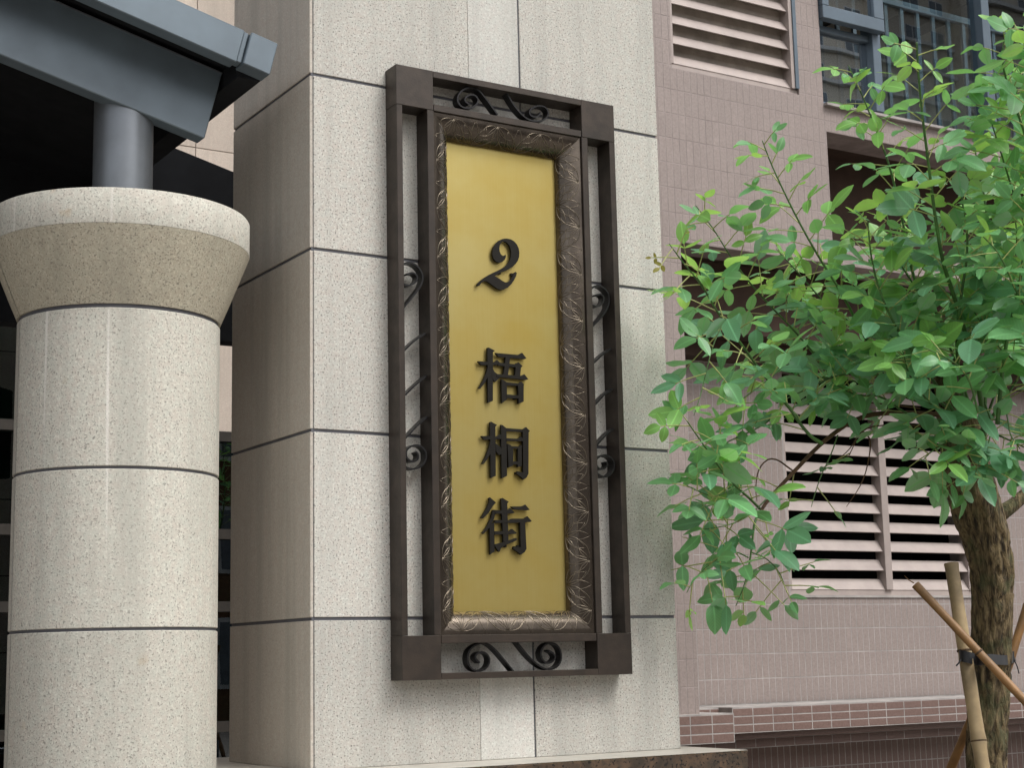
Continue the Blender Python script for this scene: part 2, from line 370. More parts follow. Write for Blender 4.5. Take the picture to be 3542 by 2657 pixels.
# ovolo moulding, four mitred pieces
MX0, MX1, MZ0, MZ1, MWd = .4245, 1.0315, 1.684, 3.4555, .0775
def mprof(t):
    a = t*pi/2; return MWd*sin(a), -.0125-.058*cos(a)
NT = 10
def mpoint(side, u, t, lift=0.0):
    o, y = mprof(t); a = t*pi/2; o += lift*sin(a); y -= lift*cos(a)
    if side == 'l': return (MX0+o, y, u)
    if side == 'r': return (MX1-o, y, u)
    if side == 't': return (u, y, MZ1-o)
    return (u, y, MZ0+o)
for side in 'lrtb':
    mb = MB(); vert = side in 'lr'; a, b = (MZ0, MZ1) if vert else (MX0, MX1)
    for i in range(NT+1):
        o, _ = mprof(i/NT)
        mb.v += [mpoint(side, a+o, i/NT), mpoint(side, b-o, i/NT)]
    for i in range(NT):
        q = (2*i, 2*i+1, 2*i+3, 2*i+2); mb.f.append(q if side in 'rt' else q[::-1])
    mo = mb.build('moulding', M['bronze_mould'], sign, smooth=True)
    # leaf fans in low relief, springing from alternate edges
    n = 20 if vert else 6; step = (b-a-2*MWd*.5)/n; 
    for k in range(n):
        u0 = a+MWd*.5+step*(k+.5); outer = k % 2 == 0
        fan = MB()
        for ang in (-62, -31, 0, 31, 62):
            Lf = .092*(1-.12*abs(ang)/62); A = radians(ang)
            for sgn in (-1, 1):
                pts = []
                for q in range(9):
                    f = q/8; wv = .17*sin(pi*f)*sgn
                    du = Lf*(f*sin(A)+wv*cos(A)); dv = Lf*(f*cos(A)-wv*sin(A))
                    t = (.10+dv/.105) if outer else (.92-dv/.105)
                    t = min(max(t, .03), .97); uu = u0+du
                    o, _ = mprof(t); uu = min(max(uu, a+o+.001), b-o-.001)
                    pts.append(mpoint(side, uu, t, .0001))
                fan.tube(pts, lambda f: .0005+.0012*sin(pi*min(max(f, .05), .95)), 5)
        fan.build('leaf_relief', M['bronze_relief'], mo, smooth=True)
# scrolls
Z2 = ZM(1200, 150, 1100/2147); Z15 = ZM(1500, 2100, 650/2212); Z9 = ZM(1350, 900, 250/518); Z3 = ZM(1300, 900, 1000/2074)
def scroll(fn, pts, th=.0056, y0=-.062, y1=-.030, name='scroll', sm=2):
    P = [onY(*fn(*p), y0) for p in pts]; P = [(p.x, p.z) for p in P]
    P = [tuple(p) for p in chaikin(P, sm)] if sm else P
    MB().ribbon(P, th, y0, y1).build(name, M['iron'], sign)
scroll(Z15, [(945,765),(780,560),(660,440),(560,420),(430,490),(395,600),(425,720),(520,768),(620,735),(668,640),(640,560),(570,525),(500,560),(490,610),(545,660)])
scroll(Z15, [(975,405),(1080,540),(1180,650),(1310,742),(1440,730),(1512,630),(1490,480),(1400,415),(1300,450),(1255,550),(1290,645),(1370,672),(1440,610),(1420,550),(1355,515)])
scroll(Z2, [(1018,480),(940,370),(885,305),(820,290),(758,330),(742,390),(785,437),(860,430),(893,385),(868,345),(820,345),(790,380),(825,410)])
scroll(Z2, [(1078,330),(1130,420),(1195,495),(1255,525),(1335,520),(1368,470),(1340,422),(1280,418),(1230,450),(1240,490),(1290,497),(1312,462)])
for fn, dx, dy in ((Z9, 0, 0),):
    scroll(fn, [(60,395),(105,330),(170,250),(225,180),(238,110),(205,45),(140,10),(80,30),(70,100),(85,165),(130,185),(185,160),(200,115),(165,85),(120,100)])
    scroll(fn, [(70,675),(110,640),(175,575),(255,522)], sm=1); scroll(fn, [(70,1000),(110,965),(180,895),(262,828)], sm=1); scroll(fn, [(80,1300),(120,1270),(190,1190),(266,1122)], sm=1)
    scroll(fn, [(60,1430),(110,1490),(190,1502),(255,1450),(262,1380),(225,1330),(165,1325),(115,1360),(115,1415),(150,1445),(195,1440),(205,1395),(185,1375)])
scroll(Z3, [(1530,500),(1570,460),(1620,410),(1668,340),(1680,260),(1650,205),(1595,175),(1545,200),(1530,260),(1545,320),(1590,335),(1630,310),(1640,265),(1615,240),(1580,250)])
scroll(Z3, [(1540,760),(1580,725),(1630,675),(1690,635)], sm=1); scroll(Z3, [(1550,1060),(1590,1022),(1640,965),(1698,926)], sm=1); scroll(Z3, [(1560,1355),(1600,1315),(1650,1255),(1706,1210)], sm=1)
scroll(Z3, [(1560,1495),(1600,1545),(1660,1560),(1712,1510),(1712,1440),(1670,1400),(1615,1400),(1575,1440),(1590,1490),(1630,1505),(1665,1475),(1655,1445)])
# characters, cut from thick bronze and standing off the plate
LY0, LY1 = -.027, -.018
def glyph(name, fn, strokes, label):
    mb = MB()
    for i, st in enumerate(strokes):
        P = [onY(*fn(*p), LY0) for p in st]
        mb.prism([(p.x, p.z) for p in P], LY0-.00025*i, LY1)
    for c in (strokes[0],):                     # two fixing pins
        pass
    xs = [v[0] for v in mb.v]; zz = [v[2] for v in mb.v]
    o = mb.build(name, M['letter'], sign); o['label'] = label
    return o
ZA, ZB, ZC, ZD = ZM(1600, 780, 280/1787), ZM(1630, 1180, 230/1590), ZM(1640, 1440, 220/1521), ZM(1640, 1700, 220/1521)
two = [(955,640),(960,690),(930,755),(880,800),(820,822),(745,795),(690,730),(660,640),(665,550),(690,470),(740,390),(810,325),(890,292),(970,285),(1060,300),(1140,345),(1200,415),(1240,500),(1255,590),(1250,690),(1220,780),(1170,850),(1100,915),(1000,975),(900,1015),(800,1060),(710,1115),(740,1130),(810,1170),(880,1220),(945,1255),(1010,1245),(1070,1190),(1110,1110),(1140,1040),(1170,1020),(1200,1045),(1185,1110),(1140,1200),(1080,1290),(1000,1370),(900,1415),(830,1415),(760,1385),(680,1330),(600,1265),(530,1225),(470,1225),(410,1270),(375,1325),(340,1335),(322,1300),(340,1270),(400,1215),(500,1140),(600,1080),(700,1030),(820,975),(920,920),(990,855),(1040,780),(1070,690),(1075,590),(1060,500),(1025,420),(970,365),(910,345),(860,370),(825,430),(812,500),(820,570),(845,630),(880,665),(925,665)]
glyph('numeral', ZA, [two], 'raised bronze numeral 2 on the brass plate')
glyph('character', ZB, [
 [(390,160),(415,150),(570,230),(520,265),(520,1430),(400,1480)],
 [(165,480),(410,495),(560,505),(620,450),(690,520),(680,565),(520,572),(235,570)],
 [(400,600),(450,700),(400,850),(330,990),(215,1140),(180,1125),(290,930),(360,760)],
 [(490,620),(560,740),(640,800),(690,860),(580,975),(540,950),(490,860)],
 [(580,280),(640,290),(1120,330),(1215,280),(1320,415),(1280,430),(650,375)],
 [(820,350),(930,370),(905,600),(870,850),(760,840),(800,600)],
 [(640,515),(1040,555),(1130,510),(1225,600),(1180,640),(640,585)],
 [(1060,600),(1185,620),(1165,850),(1040,840)],
 [(590,785),(1180,835),(1265,795),(1360,915),(1320,930),(600,855)],
 [(715,910),(740,915),(830,980),(845,1000),(850,1390),(730,1490)],
 [(800,985),(1130,1015),(1190,970),(1255,1040),(1240,1075),(830,1060)],
 [(1110,1020),(1245,1040),(1245,1450),(1130,1500)],
 [(835,1275),(1125,1305),(1125,1375),(835,1365)]], 'raised bronze character 梧 on the brass plate')
glyph('character', ZC, [
 [(380,150),(405,130),(550,210),(510,250),(520,1430),(400,1480)],
 [(170,475),(400,475),(530,490),(620,430),(680,500),(660,545),(520,550),(240,565)],
 [(390,600),(450,740),(390,900),(320,1020),(225,1150),(190,1130),(270,980),(340,800)],
 [(500,640),(620,730),(690,830),(690,900),(600,930),(530,850)],
 [(640,205),(680,215),(760,280),(770,300),(785,1430),(660,1490)],
 [(750,285),(1170,315),(1240,260),(1330,355),(1300,385),(760,360)],
 [(1160,330),(1300,370),(1295,1380),(1250,1470),(1180,1520),(1130,1460),(1010,1380),(1030,1320),(1170,1350)],
 [(765,525),(1060,545),(1110,490),(1190,560),(1170,600),(765,590)],
 [(790,660),(850,680),(930,750),(930,1180),(820,1230)],
 [(850,715),(1080,730),(1100,690),(1140,720),(1130,780),(920,775)],
 [(1040,740),(1130,740),(1130,1200),(1040,1220)],
 [(920,1080),(1050,1090),(1050,1160),(920,1150)]], 'raised bronze character 桐 on the brass plate')
glyph('character', ZD, [
 [(350,165),(380,145),(525,270),(450,350),(340,530),(215,650),(165,635),(290,430),(370,240)],
 [(450,450),(520,480),(470,680),(380,860),(230,1020),(190,1000),(300,850),(400,650)],
 [(370,830),(480,740),(490,1440),(385,1520)],
 [(640,175),(680,160),(830,255),(790,290),(820,1190),(700,1210),(660,480)],
 [(455,445),(660,465),(790,465),(860,400),(970,515),(930,530),(520,540)],
 [(490,690),(800,690),(800,755),(490,762)],
 [(480,955),(840,955),(905,900),(1025,1005),(990,1020),(490,1040)],
 [(470,1275),(700,1220),(990,1120),(1030,1140),(1010,1180),(750,1290),(640,1360),(600,1450),(580,1440)],
 [(880,365),(1150,365),(1220,320),(1325,445),(1290,455),(950,435)],
 [(780,715),(840,690),(900,655),(1200,655),(1270,600),(1375,720),(1340,735),(840,762),(780,760)],
 [(1090,700),(1210,700),(1245,1380),(1200,1460),(1110,1520),(1060,1470),(930,1380),(940,1320),(1110,1350)]], 'raised bronze character 街 on the brass plate')
# fixing pins behind the characters
for nm, zc in (('a', 2.93), ('b', 2.49), ('c', 2.23), ('d', 1.98)):
    for dx in (.71, .76):
        MB().box(dx-.004, dx+.004, -.022, -.0115, zc-.004, zc+.004).build('fixing_pin', M['letter'], sign)

# ================================================================== round column
CX, CY, CR = -.5377, .2863, .317
colm = thing('stone_column', (CX, CY, 0), 'round granite column with flared capital under the grey canopy', 'column')
MB().lathe([(CR-.005, 0), (CR-.005, 2.69), (.33, 2.76), (.36, 2.85), (.36, 3.0)], CX, CY).build('core', M['sealant'], colm, smooth=True)
vdir = atan2(EYE.y-CY, EYE.x-CX)              # towards the camera
SEAM = vdir - radians(73)                      # vertical seam near the left silhouette
rings = [0.0, .714, 1.214, 1.714, 2.192, 2.684]
def drum(prof, name, mat):
    g = .006
    for a0, a1 in ((SEAM+g, SEAM+pi-g), (SEAM+pi+g, SEAM+2*pi-g)):
        MB().lathe(prof, CX, CY, a0, a1, 40).build(name, mat, colm, smooth=True, auto=True)
for a, b in zip(rings, rings[1:]):
    lo, hi = a+.0045, b-.0045
    drum([(.302, lo), (CR-.002, lo), (CR, lo+.002), (CR, hi-.002), (CR-.002, hi), (.302, hi)], 'drum', M['granite_col'])
drum([(.302, 2.692), (CR+.001, 2.692), (.3455, 2.757), (.3757, 2.832), (.4, 2.893), (.4098, 2.9185)], 'capital', M['granite_cap'])
MB().lathe([(.380, 2.9190), (.4100, 2.9192), (.4105, 2.921), (.4105, 3.024), (.4075, 3.029), (.4, 3.031), (.09, 3.033)], CX, CY, seg=80).build('capital_rim', M['granite_col'], colm, smooth=True, auto=True)

# ================================================================== entrance canopy
can = thing('entrance_canopy', (CX, CY, 3.033), 'blue grey metal entrance canopy with sloping verge beam on a steel post', 'canopy')
MB().lathe([(.096, 3.0335), (.096, 3.56)], CX, CY, seg=32).build('post', M['steel'], can, smooth=True)
MB().lathe([(.16, 3.033), (.16, 3.045), (.09, 3.046)], CX, CY, seg=32).build('post_base', M['steel'], can, smooth=True, auto=True)
SL = math.atan(.252); cs, sn = cos(SL), sin(SL)
def raked(n, x, z, l, h, y0, y1, mat, bev=.003):
    # board whose lower right end, at its top edge, is (x,z); runs l up to the left, h deep, ends cut square
    p = [(x, z), (x-l*cs, z+l*sn), (x-l*cs-h*sn, z+l*sn-h*cs), (x-h*sn, z-h*cs)]
    return MB().prism(p, y0, y1).build(n, M[mat], can, bevel=bev)
LEN = 3.1
raked('verge_fascia', -.2315, 3.6465, LEN, .117, 0, .06, 'canopy')
raked('verge_end_cap', -.1175, 3.621, .096, .117, -.006, .065, 'canopy')
raked('verge_joint', -.212, 3.644, .0188, .111, .012, .055, 'canopy')
raked('verge_beam', -.236, 3.561, LEN, .2445, .186, .25, 'canopy')
raked('beam_trim', -.2362, 3.5612, LEN, .0045, .182, .1858, 'steel', 0)
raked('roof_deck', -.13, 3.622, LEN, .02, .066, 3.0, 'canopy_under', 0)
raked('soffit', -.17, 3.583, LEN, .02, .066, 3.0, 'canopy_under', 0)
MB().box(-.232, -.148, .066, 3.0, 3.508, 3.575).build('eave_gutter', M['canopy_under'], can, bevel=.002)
# rear gable infill, dark
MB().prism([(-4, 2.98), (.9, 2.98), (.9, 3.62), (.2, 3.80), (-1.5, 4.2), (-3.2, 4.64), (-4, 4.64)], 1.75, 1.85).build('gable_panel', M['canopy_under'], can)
MB().box(-4.1, -4, .2, 3, 0, 4.6).build('unseen_side_screen', M['canopy_under'], can)  # unseen wall added to keep light out from under the canopy

# ================================================================== wall behind the canopy
rear = thing('rear_stone_wall', (-1, 4.6, 0), 'pale beige stone clad wall behind the entrance canopy', 'wall')
MB().box(-6, 2.59, 4.6, 4.8, 0, 9).build('core', M['sealant'], rear)
for i in range(14):
    for j in range(15):
        x0 = -6+i*.61; z0 = j*.6
        if (z0 < 2.95 and x0 > -3) or (z0 < 3.55 and -3 < x0 < .9): continue
        MB().box(x0+.003, x0+.607, 4.585, 4.5995, z0+.003, z0+.597).build('stone_panel', M['beige'], rear)
dr = MB().box(-2.9, 2.55, 4.5, 4.508, .1, 2.97).build('glazed_front', M['glass_green'], rear)
MB().box(-2.95, 2.58, 4.585, 4.599, .02, 2.99).build('dark_interior', M['void'], rear)
for x in (-2.95, -1.9, -.9, -.02, .6, 1.3, 2.1, 2.54): MB().box(x-.025, x+.025, 4.47, 4.5990, 0, 3.0).build('glazing_bar', M['beamdark'], rear)
for z in (.05, .95, 1.25, 1.95, 2.38, 2.97): MB().box(-2.97, 2.57, 4.46, 4.598, z-.03, z+.03).build('glazing_rail', M['beamdark'], rear)
MB().box(-2.9, 1.0, 4.5, 4.508, 3.01, 3.57).build('glazed_front', M['glass_green'], rear); MB().box(-2.95, 1.05, 4.585, 4.599, 3.0, 3.595).build('dark_interior', M['void'], rear)
rail = thing('steel_railing', (.02, 2.6, 0), 'grey tubular steel railing behind the round column', 'railing')
for z in (.55, 1.08): MB().tube([(-1.6, 2.6, z), (2.2, 2.6, z)], .022, 10).build('rail', M['steel'], rail, smooth=True)
for x in (-1.6, -.8, 0, .75, 1.5, 2.2): MB().tube([(x, 2.6, 0), (x, 2.6, 1.08)], .02, 10).build('post', M['steel'], rail, smooth=True)

# ================================================================== tiled building on the right
YF, YL, YB = 2.5, 3.1, 9.0
bld = thing('tiled_building', (5.5, YL, 0), 'mauve tiled building with louvre panels, window and brown tiled cornice behind the tree', 'building')
louv_u = (3.469, 4.453, 5.015, 6.26); win = (4.652, 8.6, 4.995, 6.75); niche = (4.663, 8.6, 4.10, 4.81); low = (3.480, 9.0, -1, 3.96)
mb = MB(); slab_with_openings(mb, 2.6, 9.0, 0, 9, [louv_u, win, niche, low], YF+.004, YF+.25)
upper = mb.build('upper_wall', M['grout_dark'], bld)
mb = MB(); louv_l = (4.708, 6.34, 1.962, 3.43); slab_with_openings(mb, 3.2, 9.0, 1.1, 3.6, [louv_l], YL+.004, YL+.2)
lower = mb.build('lower_wall', M['grout'], bld)
MB().box(3.2, 9, 3.06, 3.3, 0, 1.099).build('plinth_wall', M['grout'], bld)
plw = bld.children[-1]
MB().box(2.6, 3.478, YF+.2505, 3.3, 0, 3.95).build('pilaster_core', M['grout_dark'], bld)
# stepped soffit beams
MB().box(3.48, 9, YF+.252, YL+.2, 3.962, 4.05).build('soffit', M['brown_wall'], bld)
MB().box(3.48, 9, 2.80, YL+.2, 3.527, 3.960).build('soffit_beam', M['brown_wall'], bld, bevel=.003)
MB().box(3.48, 9, 2.97, YL+.2, 3.408, 3.526).build('soffit_beam', M['brown_wall'], bld, bevel=.003)
# niche box
MB().box(4.5, 8.7, 2.95, 3.0, 4.0, 4.9).build('niche_back', M['brown_wall'], bld)
MB().box(4.5, 8.7, YF+.252, 2.949, 4.815, 4.9).build('niche_head', M['brown_wall'], bld)
MB().box(4.55, 4.66, YF+.252, 2.949, 4.06, 4.813).build('niche_side', M['brown_wall'], bld)
# room behind the window and body of the house
MB().box(4.4, 8.8, 4.2, 4.3, 4.92, 6.8).build('room_wall', M['room'], bld)
MB().box(4.4, 4.5, 2.76, 4.2, 4.92, 6.8).build('room_wall', M['room'], bld)
MB().box(4.4, 8.8, 2.76, 4.3, 6.801, 6.9).build('ceiling', M['room'], bld)
MB().box(4.51, 8.8, 2.76, 4.19, 4.905, 4.955).build('floor_slab', M['beamdark'], bld)
for y in (3.1, 3.7): MB().box(4.51, 8.8, y, y+.16, 6.6, 6.80).build('ceiling_beam', M['beamdark'], bld)
for x in (5.35, 6.15, 6.95): MB().box(x, x+.16, 2.95, 4.19, 6.42, 6.59).build('ceiling_beam', M['beamdark'], bld)
MB().box(8.8, 9.0, 2.76, 9, 0, 9).build('end_wall', M['grout_dark'], bld)
MB().box(2.6, 9, 8.8, 9.0, 0, 9).build('back_wall', M['grout_dark'], bld)
MB().box(2.6, 9, YF+.004, 9.0, 9.001, 9.2).build('roof', M['grout_dark'], bld)
MB().box(2.6, 2.8, 2.76, 8.8, 0, 9).build('end_wall', M['grout_dark'], bld)
# --- tiles
TT = .0009
utile = {}
def tile_mesh(w_, h_, mat):
    k = (round(w_, 4), round(h_, 4), mat)
    if k not in utile:
        t = MB(); e = .0012; a, b = w_/2, h_/2
        t.v = [(-a, 0, -b), (a, 0, -b), (a, 0, b), (-a, 0, b), (-a+e, -TT, -b+e), (a-e, -TT, -b+e), (a-e, -TT, b-e), (-a+e, -TT, b-e)]
        t.f = [(4, 5, 6, 7), (0, 1, 5, 4), (1, 2, 6, 5), (2, 3, 7, 6), (3, 0, 4, 7)]
        me = bpy.data.meshes.new('tile'); me.from_pydata(t.v, [], t.f); me.materials.append(M[mat]); utile[k] = me
    return utile[k]
TILES = []                                      # (area in photo, x, z, w, h, y, parent, mat)
PIERPX = lambda py: 2256+py*.0372+8
def tiles(x0, x1, z0, z1, ops, px, pz, y, parent, mat, j=.005, zoff=0):
    i = 0; 
    while x0+i*px < x1-.004:
        a, b = x0+i*px+j/2, min(x0+(i+1)*px-j/2, x1); i += 1; k = 0
        if b-a < .006: continue
        while z0+k*pz-zoff < z1-.004:
            c, d = max(z0, z0+k*pz-zoff+j/2), min(z0+(k+1)*pz-zoff-j/2, z1); k += 1
            r = [a, b, c, d]; ok = d-c > .006
            for o in ops:
                if r[0] < o[1] and r[1] > o[0] and r[2] < o[3] and r[3] > o[2]:
                    opts = [[r[0], min(r[1], o[0]-.002), r[2], r[3]], [max(r[0], o[1]+.002), r[1], r[2], r[3]], [r[0], r[1], r[2], min(r[3], o[2]-.002)], [r[0], r[1], max(r[2], o[3]+.002), r[3]]]
                    opts = [q for q in opts if q[1]-q[0] > .006 and q[3]-q[2] > .006]
                    if not opts: ok = False; break
                    r = max(opts, key=lambda q: (q[1]-q[0])*(q[3]-q[2]))
            if not ok: continue
            x, z = (r[0]+r[1])/2, (r[2]+r[3])/2; p = proj((x, y, z))
            vis = -40 < p[0] < IW+40 and -40 < p[1] < IH+40 and p[0] > PIERPX(p[1])
            area = (r[1]-r[0])*(r[3]-r[2])/p[2]**2 if vis else 0
            TILES.append((area, x, z, r[1]-r[0], r[3]-r[2], y, parent, mat))
tiles(2.6, 9, 1.28+.15*0, 9, [louv_u, win, niche, low], .05, .15, YF+.004, upper, 'tile')
tiles(3.5, 7.6, 1.305, 3.41, [louv_l], .05, .15, YL+.004, lower, 'tile', .0055)
tiles(3.5, 7.6, .455, 1.055, [], .05, .15, 3.06, plw, 'tile_brown', .0065)
# cornice: end block, short step, long course, lower band
cor = []
def course(n, x0, x1, y, z0, z1, px, rows, top=True):
    b = MB().box(x0, x1, y+.004, 3.0595, z0, z1).build(n, M['grout'], bld); h = (z1-.006-z0)/rows
    tiles(x0+.002, x1-.002, z0+.001, z1-.005, [], px, h, y+.004, b, 'tile_brown', .0065); return b
course('cornice_block', 3.2, 3.655, 2.42, 1.125, 1.284, .15, 3)
course('cornice_step', 3.6555, 3.872, 2.82, 1.15, 1.30, .15, 3)
course('cornice', 3.8725, 9, 2.70, 1.155, 1.302, .15, 3)
course('cornice_band', 3.4, 9, 2.84, 1.058, 1.117, .15, 1)
MB().box(3.42, 8.99, 2.76, 3.0, 1.118, 1.1545).build('cornice_fillet', M['tile_brown'], bld)
TILES.sort(key=lambda t: -t[0])
for a, x, z, wd, h, y, par, mat in TILES[:300]:
    link('tile', tile_mesh(wd, h, mat), (x, y, z), par)
rest = {}
for a, x, z, wd, h, y, par, mat in TILES[300:]:
    mb = rest.setdefault((par.name, mat), (MB(), par))[0]; n = len(mb.v); me = tile_mesh(wd, h, mat)
    mb.v += [(x+v.co.x, y+v.co.y, z+v.co.z) for v in me.vertices]; mb.f += [tuple(n+i for i in p.vertices) for p in me.polygons]
for (pn, mat), (mb, par) in rest.items(): tag(mb.build('tile_field', M[mat], par), kind='stuff')
# --- louvres
def louvre(op, y, bays, pitch, backmat, backdepth, blue=False):
    x0, x1, z0, z1 = op
    lv = MB().box(x0, x1, y+.02, y+.09, z0-.0015, z0+.035).build('louvre', M['louver'], bld, bevel=.002)
    MB().box(x0, x1, y+.02, y+.09, z1-.035, z1-.001).build('louvre_frame', M['louver'], lv)
    MB().box(x0+.0005, x0+.022, y+.012, y+.088, z0+.0355, z1-.0355).build('louvre_frame', M['louver'], lv)
    if blue:
        MB().box(x1-.055, x1-.029, y+.003, y+.088, z0+.0355, z1-.0355).build('louvre_frame', M['louver'], lv)
        MB().box(x1-.0285, x1-.002, y-.006, y+.088, z0+.0355, z1-.0355).build('louvre_frame', M['alu'], lv)
    else:
        MB().box(x1-.03, x1-.0005, y+.012, y+.088, z0+.0355, z1-.0355).build('louvre_frame', M['louver'], lv)
    edges = [x0+.0225]+bays+[x1-(.0555 if blue else .0305)]
    for b in bays: MB().box(b-.03, b+.03, y+.002, y+.088, z0+.0355, z1-.0355).build('mullion', M['louver'], lv, bevel=.002)
    for a, b in zip(edges, edges[1:]):
        a += .0305 if a in bays else 0; b -= .0305 if b in bays else 0
        sl = MB(); c = (a+b)/2; hx = (b-a)/2-.0005; H = pitch*.57
        pr = [(.012, 0), (.016, -.004), (.018+H*.6, H-.006), (.015+H*.6, H)]   # (y, z)
        sl.v = [(-hx, q[0], q[1]) for q in pr]+[(hx, q[0], q[1]) for q in pr]
        sl.f = [(0, 1, 2, 3), (7, 6, 5, 4), (0, 3, 7, 4), (1, 0, 4, 5), (2, 1, 5, 6), (3, 2, 6, 7)]
        sl.f = [f[::-1] for f in sl.f]
        me = bpy.data.meshes.new('slat'); me.from_pydata(sl.v, [], sl.f); me.materials.append(M['louver'])
        z = z0+.037
        while z < z1-.1: sl_ = link('slat', me, (c, y+.004, z), lv); sl_.rotation_euler = (random.uniform(-.03, .03), random.uniform(-.0015, .0015), 0); z += pitch
    MB().box(x0-.04, x1+.04, y+backdepth, y+backdepth+.02, z0-.04, z1+.04).build('louvre_back', M[backmat], lv)
    if backdepth > .2:
        for q in ((x0-.05, x0-.041, z0-.05, z1+.05), (x1+.041, x1+.05, z0-.05, z1+.05), (x0-.041, x1+.041, z0-.05, z0-.041), (x0-.041, x1+.041, z1+.041, z1+.05)):
            MB().box(q[0], q[1], y+.205, y+backdepth, q[2], q[3]).build('louvre_back', M[backmat], lv)
louvre(louv_u, YF, [], .1255, 'louver_back', .082, True)
louvre(louv_l, YL, [5.562], .125, 'void', .6)
MB().box(4.70, 6.35, YL-.006, YL+.02, 1.947, 1.960).build('louvre_sill', M['grout'], bld)
# --- window
wf = MB().box(win[0], win[1], 2.56, 2.63, win[2], win[2]+.035).build('window', M['alu'], bld, bevel=.003)
def wbar(x0, x1, z0, z1, y0=2.555, y1=2.64, n='frame', m='alu'): return MB().box(x0, x1, y0, y1, z0, z1).build(n, M[m], wf, bevel=.003)
wbar(win[0], win[0]+.045, win[2]+.0355, win[3]); wbar(5.135, 5.205, win[2]+.0355, win[3], 2.53); wbar(6.182, 6.257, win[2]+.0355, win[3], 2.53); wbar(7.3, 7.37, win[2]+.0355, win[3])
wbar(4.6975, 5.1345, 5.505, 5.545, 2.565)
sz0 = 5.553                                     # projecting sash of the first bay
wbar(4.66, 5.19, sz0, sz0+.085, 2.47, 2.53, 'sash'); wbar(4.66, 4.715, sz0+.0855, 6.72, 2.47, 2.53, 'sash'); wbar(5.105, 5.19, sz0+.0855, 6.72, 2.47, 2.53, 'sash')
wbar(4.7155, 5.1045, sz0+.0855, 6.72, 2.50, 2.506, 'pane', 'glass_refl')
wbar(4.698, 5.1345, 5.031, 5.504, 2.595, 2.601, 'pane', 'glass_refl')
wbar(5.2055, 6.1815, 5.031, 6.74, 2.595, 2.601, 'pane', 'glass'); wbar(6.2575, 7.2995, 5.031, 6.74, 2.595, 2.601, 'pane', 'glass'); wbar(7.3705, 8.59, 5.031, 6.74, 2.595, 2.601, 'pane', 'glass')
MB().box(4.653, 8.6, 2.47, 2.559, 4.975, 4.992).build('window_sill', M['grout'], bld)
T = ZM(2800, 0, 742/2198)
gr = thing('guard_rail', (6.2, 2.82, 4.956), 'grey balcony guard rail with upright bars inside the building window', 'railing')
hz = onY(*T(1300, 150), 2.82).z
MB().box(4.6, 8.5, 2.80, 2.84, hz-.02, hz+.025).build('handrail', M['alu_dark'], gr)
MB().box(4.6, 8.5, 2.81, 2.83, 5.0, 5.03).build('bottom_rail', M['alu_dark'], gr)
x = 4.66
while x < 8.5:
    MB().box(x-.015, x+.015, 2.811, 2.829, 4.956, hz-.0205).build('baluster', M['alu_dark'], gr); x += .15

# ================================================================== apartment block across the street (seen in the window glass)
opp = thing('apartment_block', (118, -100, 0), 'beige apartment tower with white framed windows mirrored in the building window', 'building')
MB().box(78, 190, -112, -100, 0, 112).build('wall', M['facade_w'], opp)
wm = MB(); wm.box(-1.1, 1.1, 0, .06, 0, 1.9)
fm = bpy.data.meshes.new('window'); fm.from_pydata(wm.v, [], wm.f); fm.materials.append(M['facade_f'])
pm_ = MB(); [pm_.box(a, a+.92, .0605, .075, .12, 1.78) for a in (-1.0, .08)]
pmesh = bpy.data.meshes.new('pane'); pmesh.from_pydata(pm_.v, [], pm_.f); pmesh.materials.append(M['alu_dark'])
for i in range(18):
    for j in range(16):
        p_ = (84+i*4.2+(.7 if i % 2 else 0), -99.999, 46.2+j*3.1); o = link('window', fm, p_, opp); link('pane', pmesh, p_, o)
for j in range(1, 36): MB().box(78, 190, -100, -99.5, j*3.1-.35, j*3.1).build('balcony_ledge', M['facade_f'], opp)
for i in range(0, 18, 3): MB().box(82+i*4.2, 82.8+i*4.2, -100, -98.9, 0, 112).build('pier', M['facade_w'], opp)

lowb = thing('unseen_block', (16, -30, 0), 'low brown brick block added out of view across the street to darken reflections in the brass plate', 'building')  # unseen block, added to darken the lower reflection in the brass plate
MB().box(-14, 46, -38, -30, 0, 10.5).build('wall', M['brick'], lowb)
MB().box(-14.2, 46.2, -38.2, -29.8, 10.501, 10.9).build('parapet', M['grout_dark'], lowb)
for i in range(20):
    for j in range(3): o = link('window', fm, (-12+i*3, -29.999, 1+j*3.2), lowb); link('pane', pmesh, (-12+i*3, -29.999, 1+j*3.2), o)

# ================================================================== tree
E5 = ZM(2200, 0, 1342/2212)
def e(x, y, d): return at(*E5(x, y), d-.48*max(0, (720-x)/720))      # the left sprays reach forward past the pier corner
troot = e(1990, 4500, 6.55); TB = V((troot.x, troot.y, .05))
base = e(1990, 4385, 6.5); TB = V((base.x, base.y, .05))
tree = thing('young_tree', TB, 'young tree with crooked furrowed trunk and oval bright green leaflets, held by stakes', 'tree')
trunk_px = [(1995,4385,225),(2005,4150,222),(2015,3900,215),(2030,3600,212),(2035,3400,216),(2025,3230,236),(1995,3080,262),(1960,2960,282),(1925,2830,276),(1890,2700,262),(1865,2560,252),(1840,2420,225),(1800,2300,175),(1770,2200,120),(1740,2120,60)]
TD = 6.5
tp = [(base*.0+V((TB.x, TB.y, z)), 235) for z in (.02, .4)]
pts = [V((TB.x-.01, TB.y, 0.0)), V((TB.x-.005, TB.y, .3)), V((TB.x, TB.y, .6))]+[e(x, y, TD) for x, y, wd in trunk_px]
rad = [.088, .076, .07]+[wd*.6067/2*TD/FPX for x, y, wd in trunk_px]
PP, RR = [], []
for i in range(len(pts)-1):
    for q in range(6): f = q/6; PP.append(pts[i].lerp(pts[i+1], f)); RR.append(rad[i]*(1-f)+rad[i+1]*f)
PP.append(pts[-1]); RR.append(rad[-1])
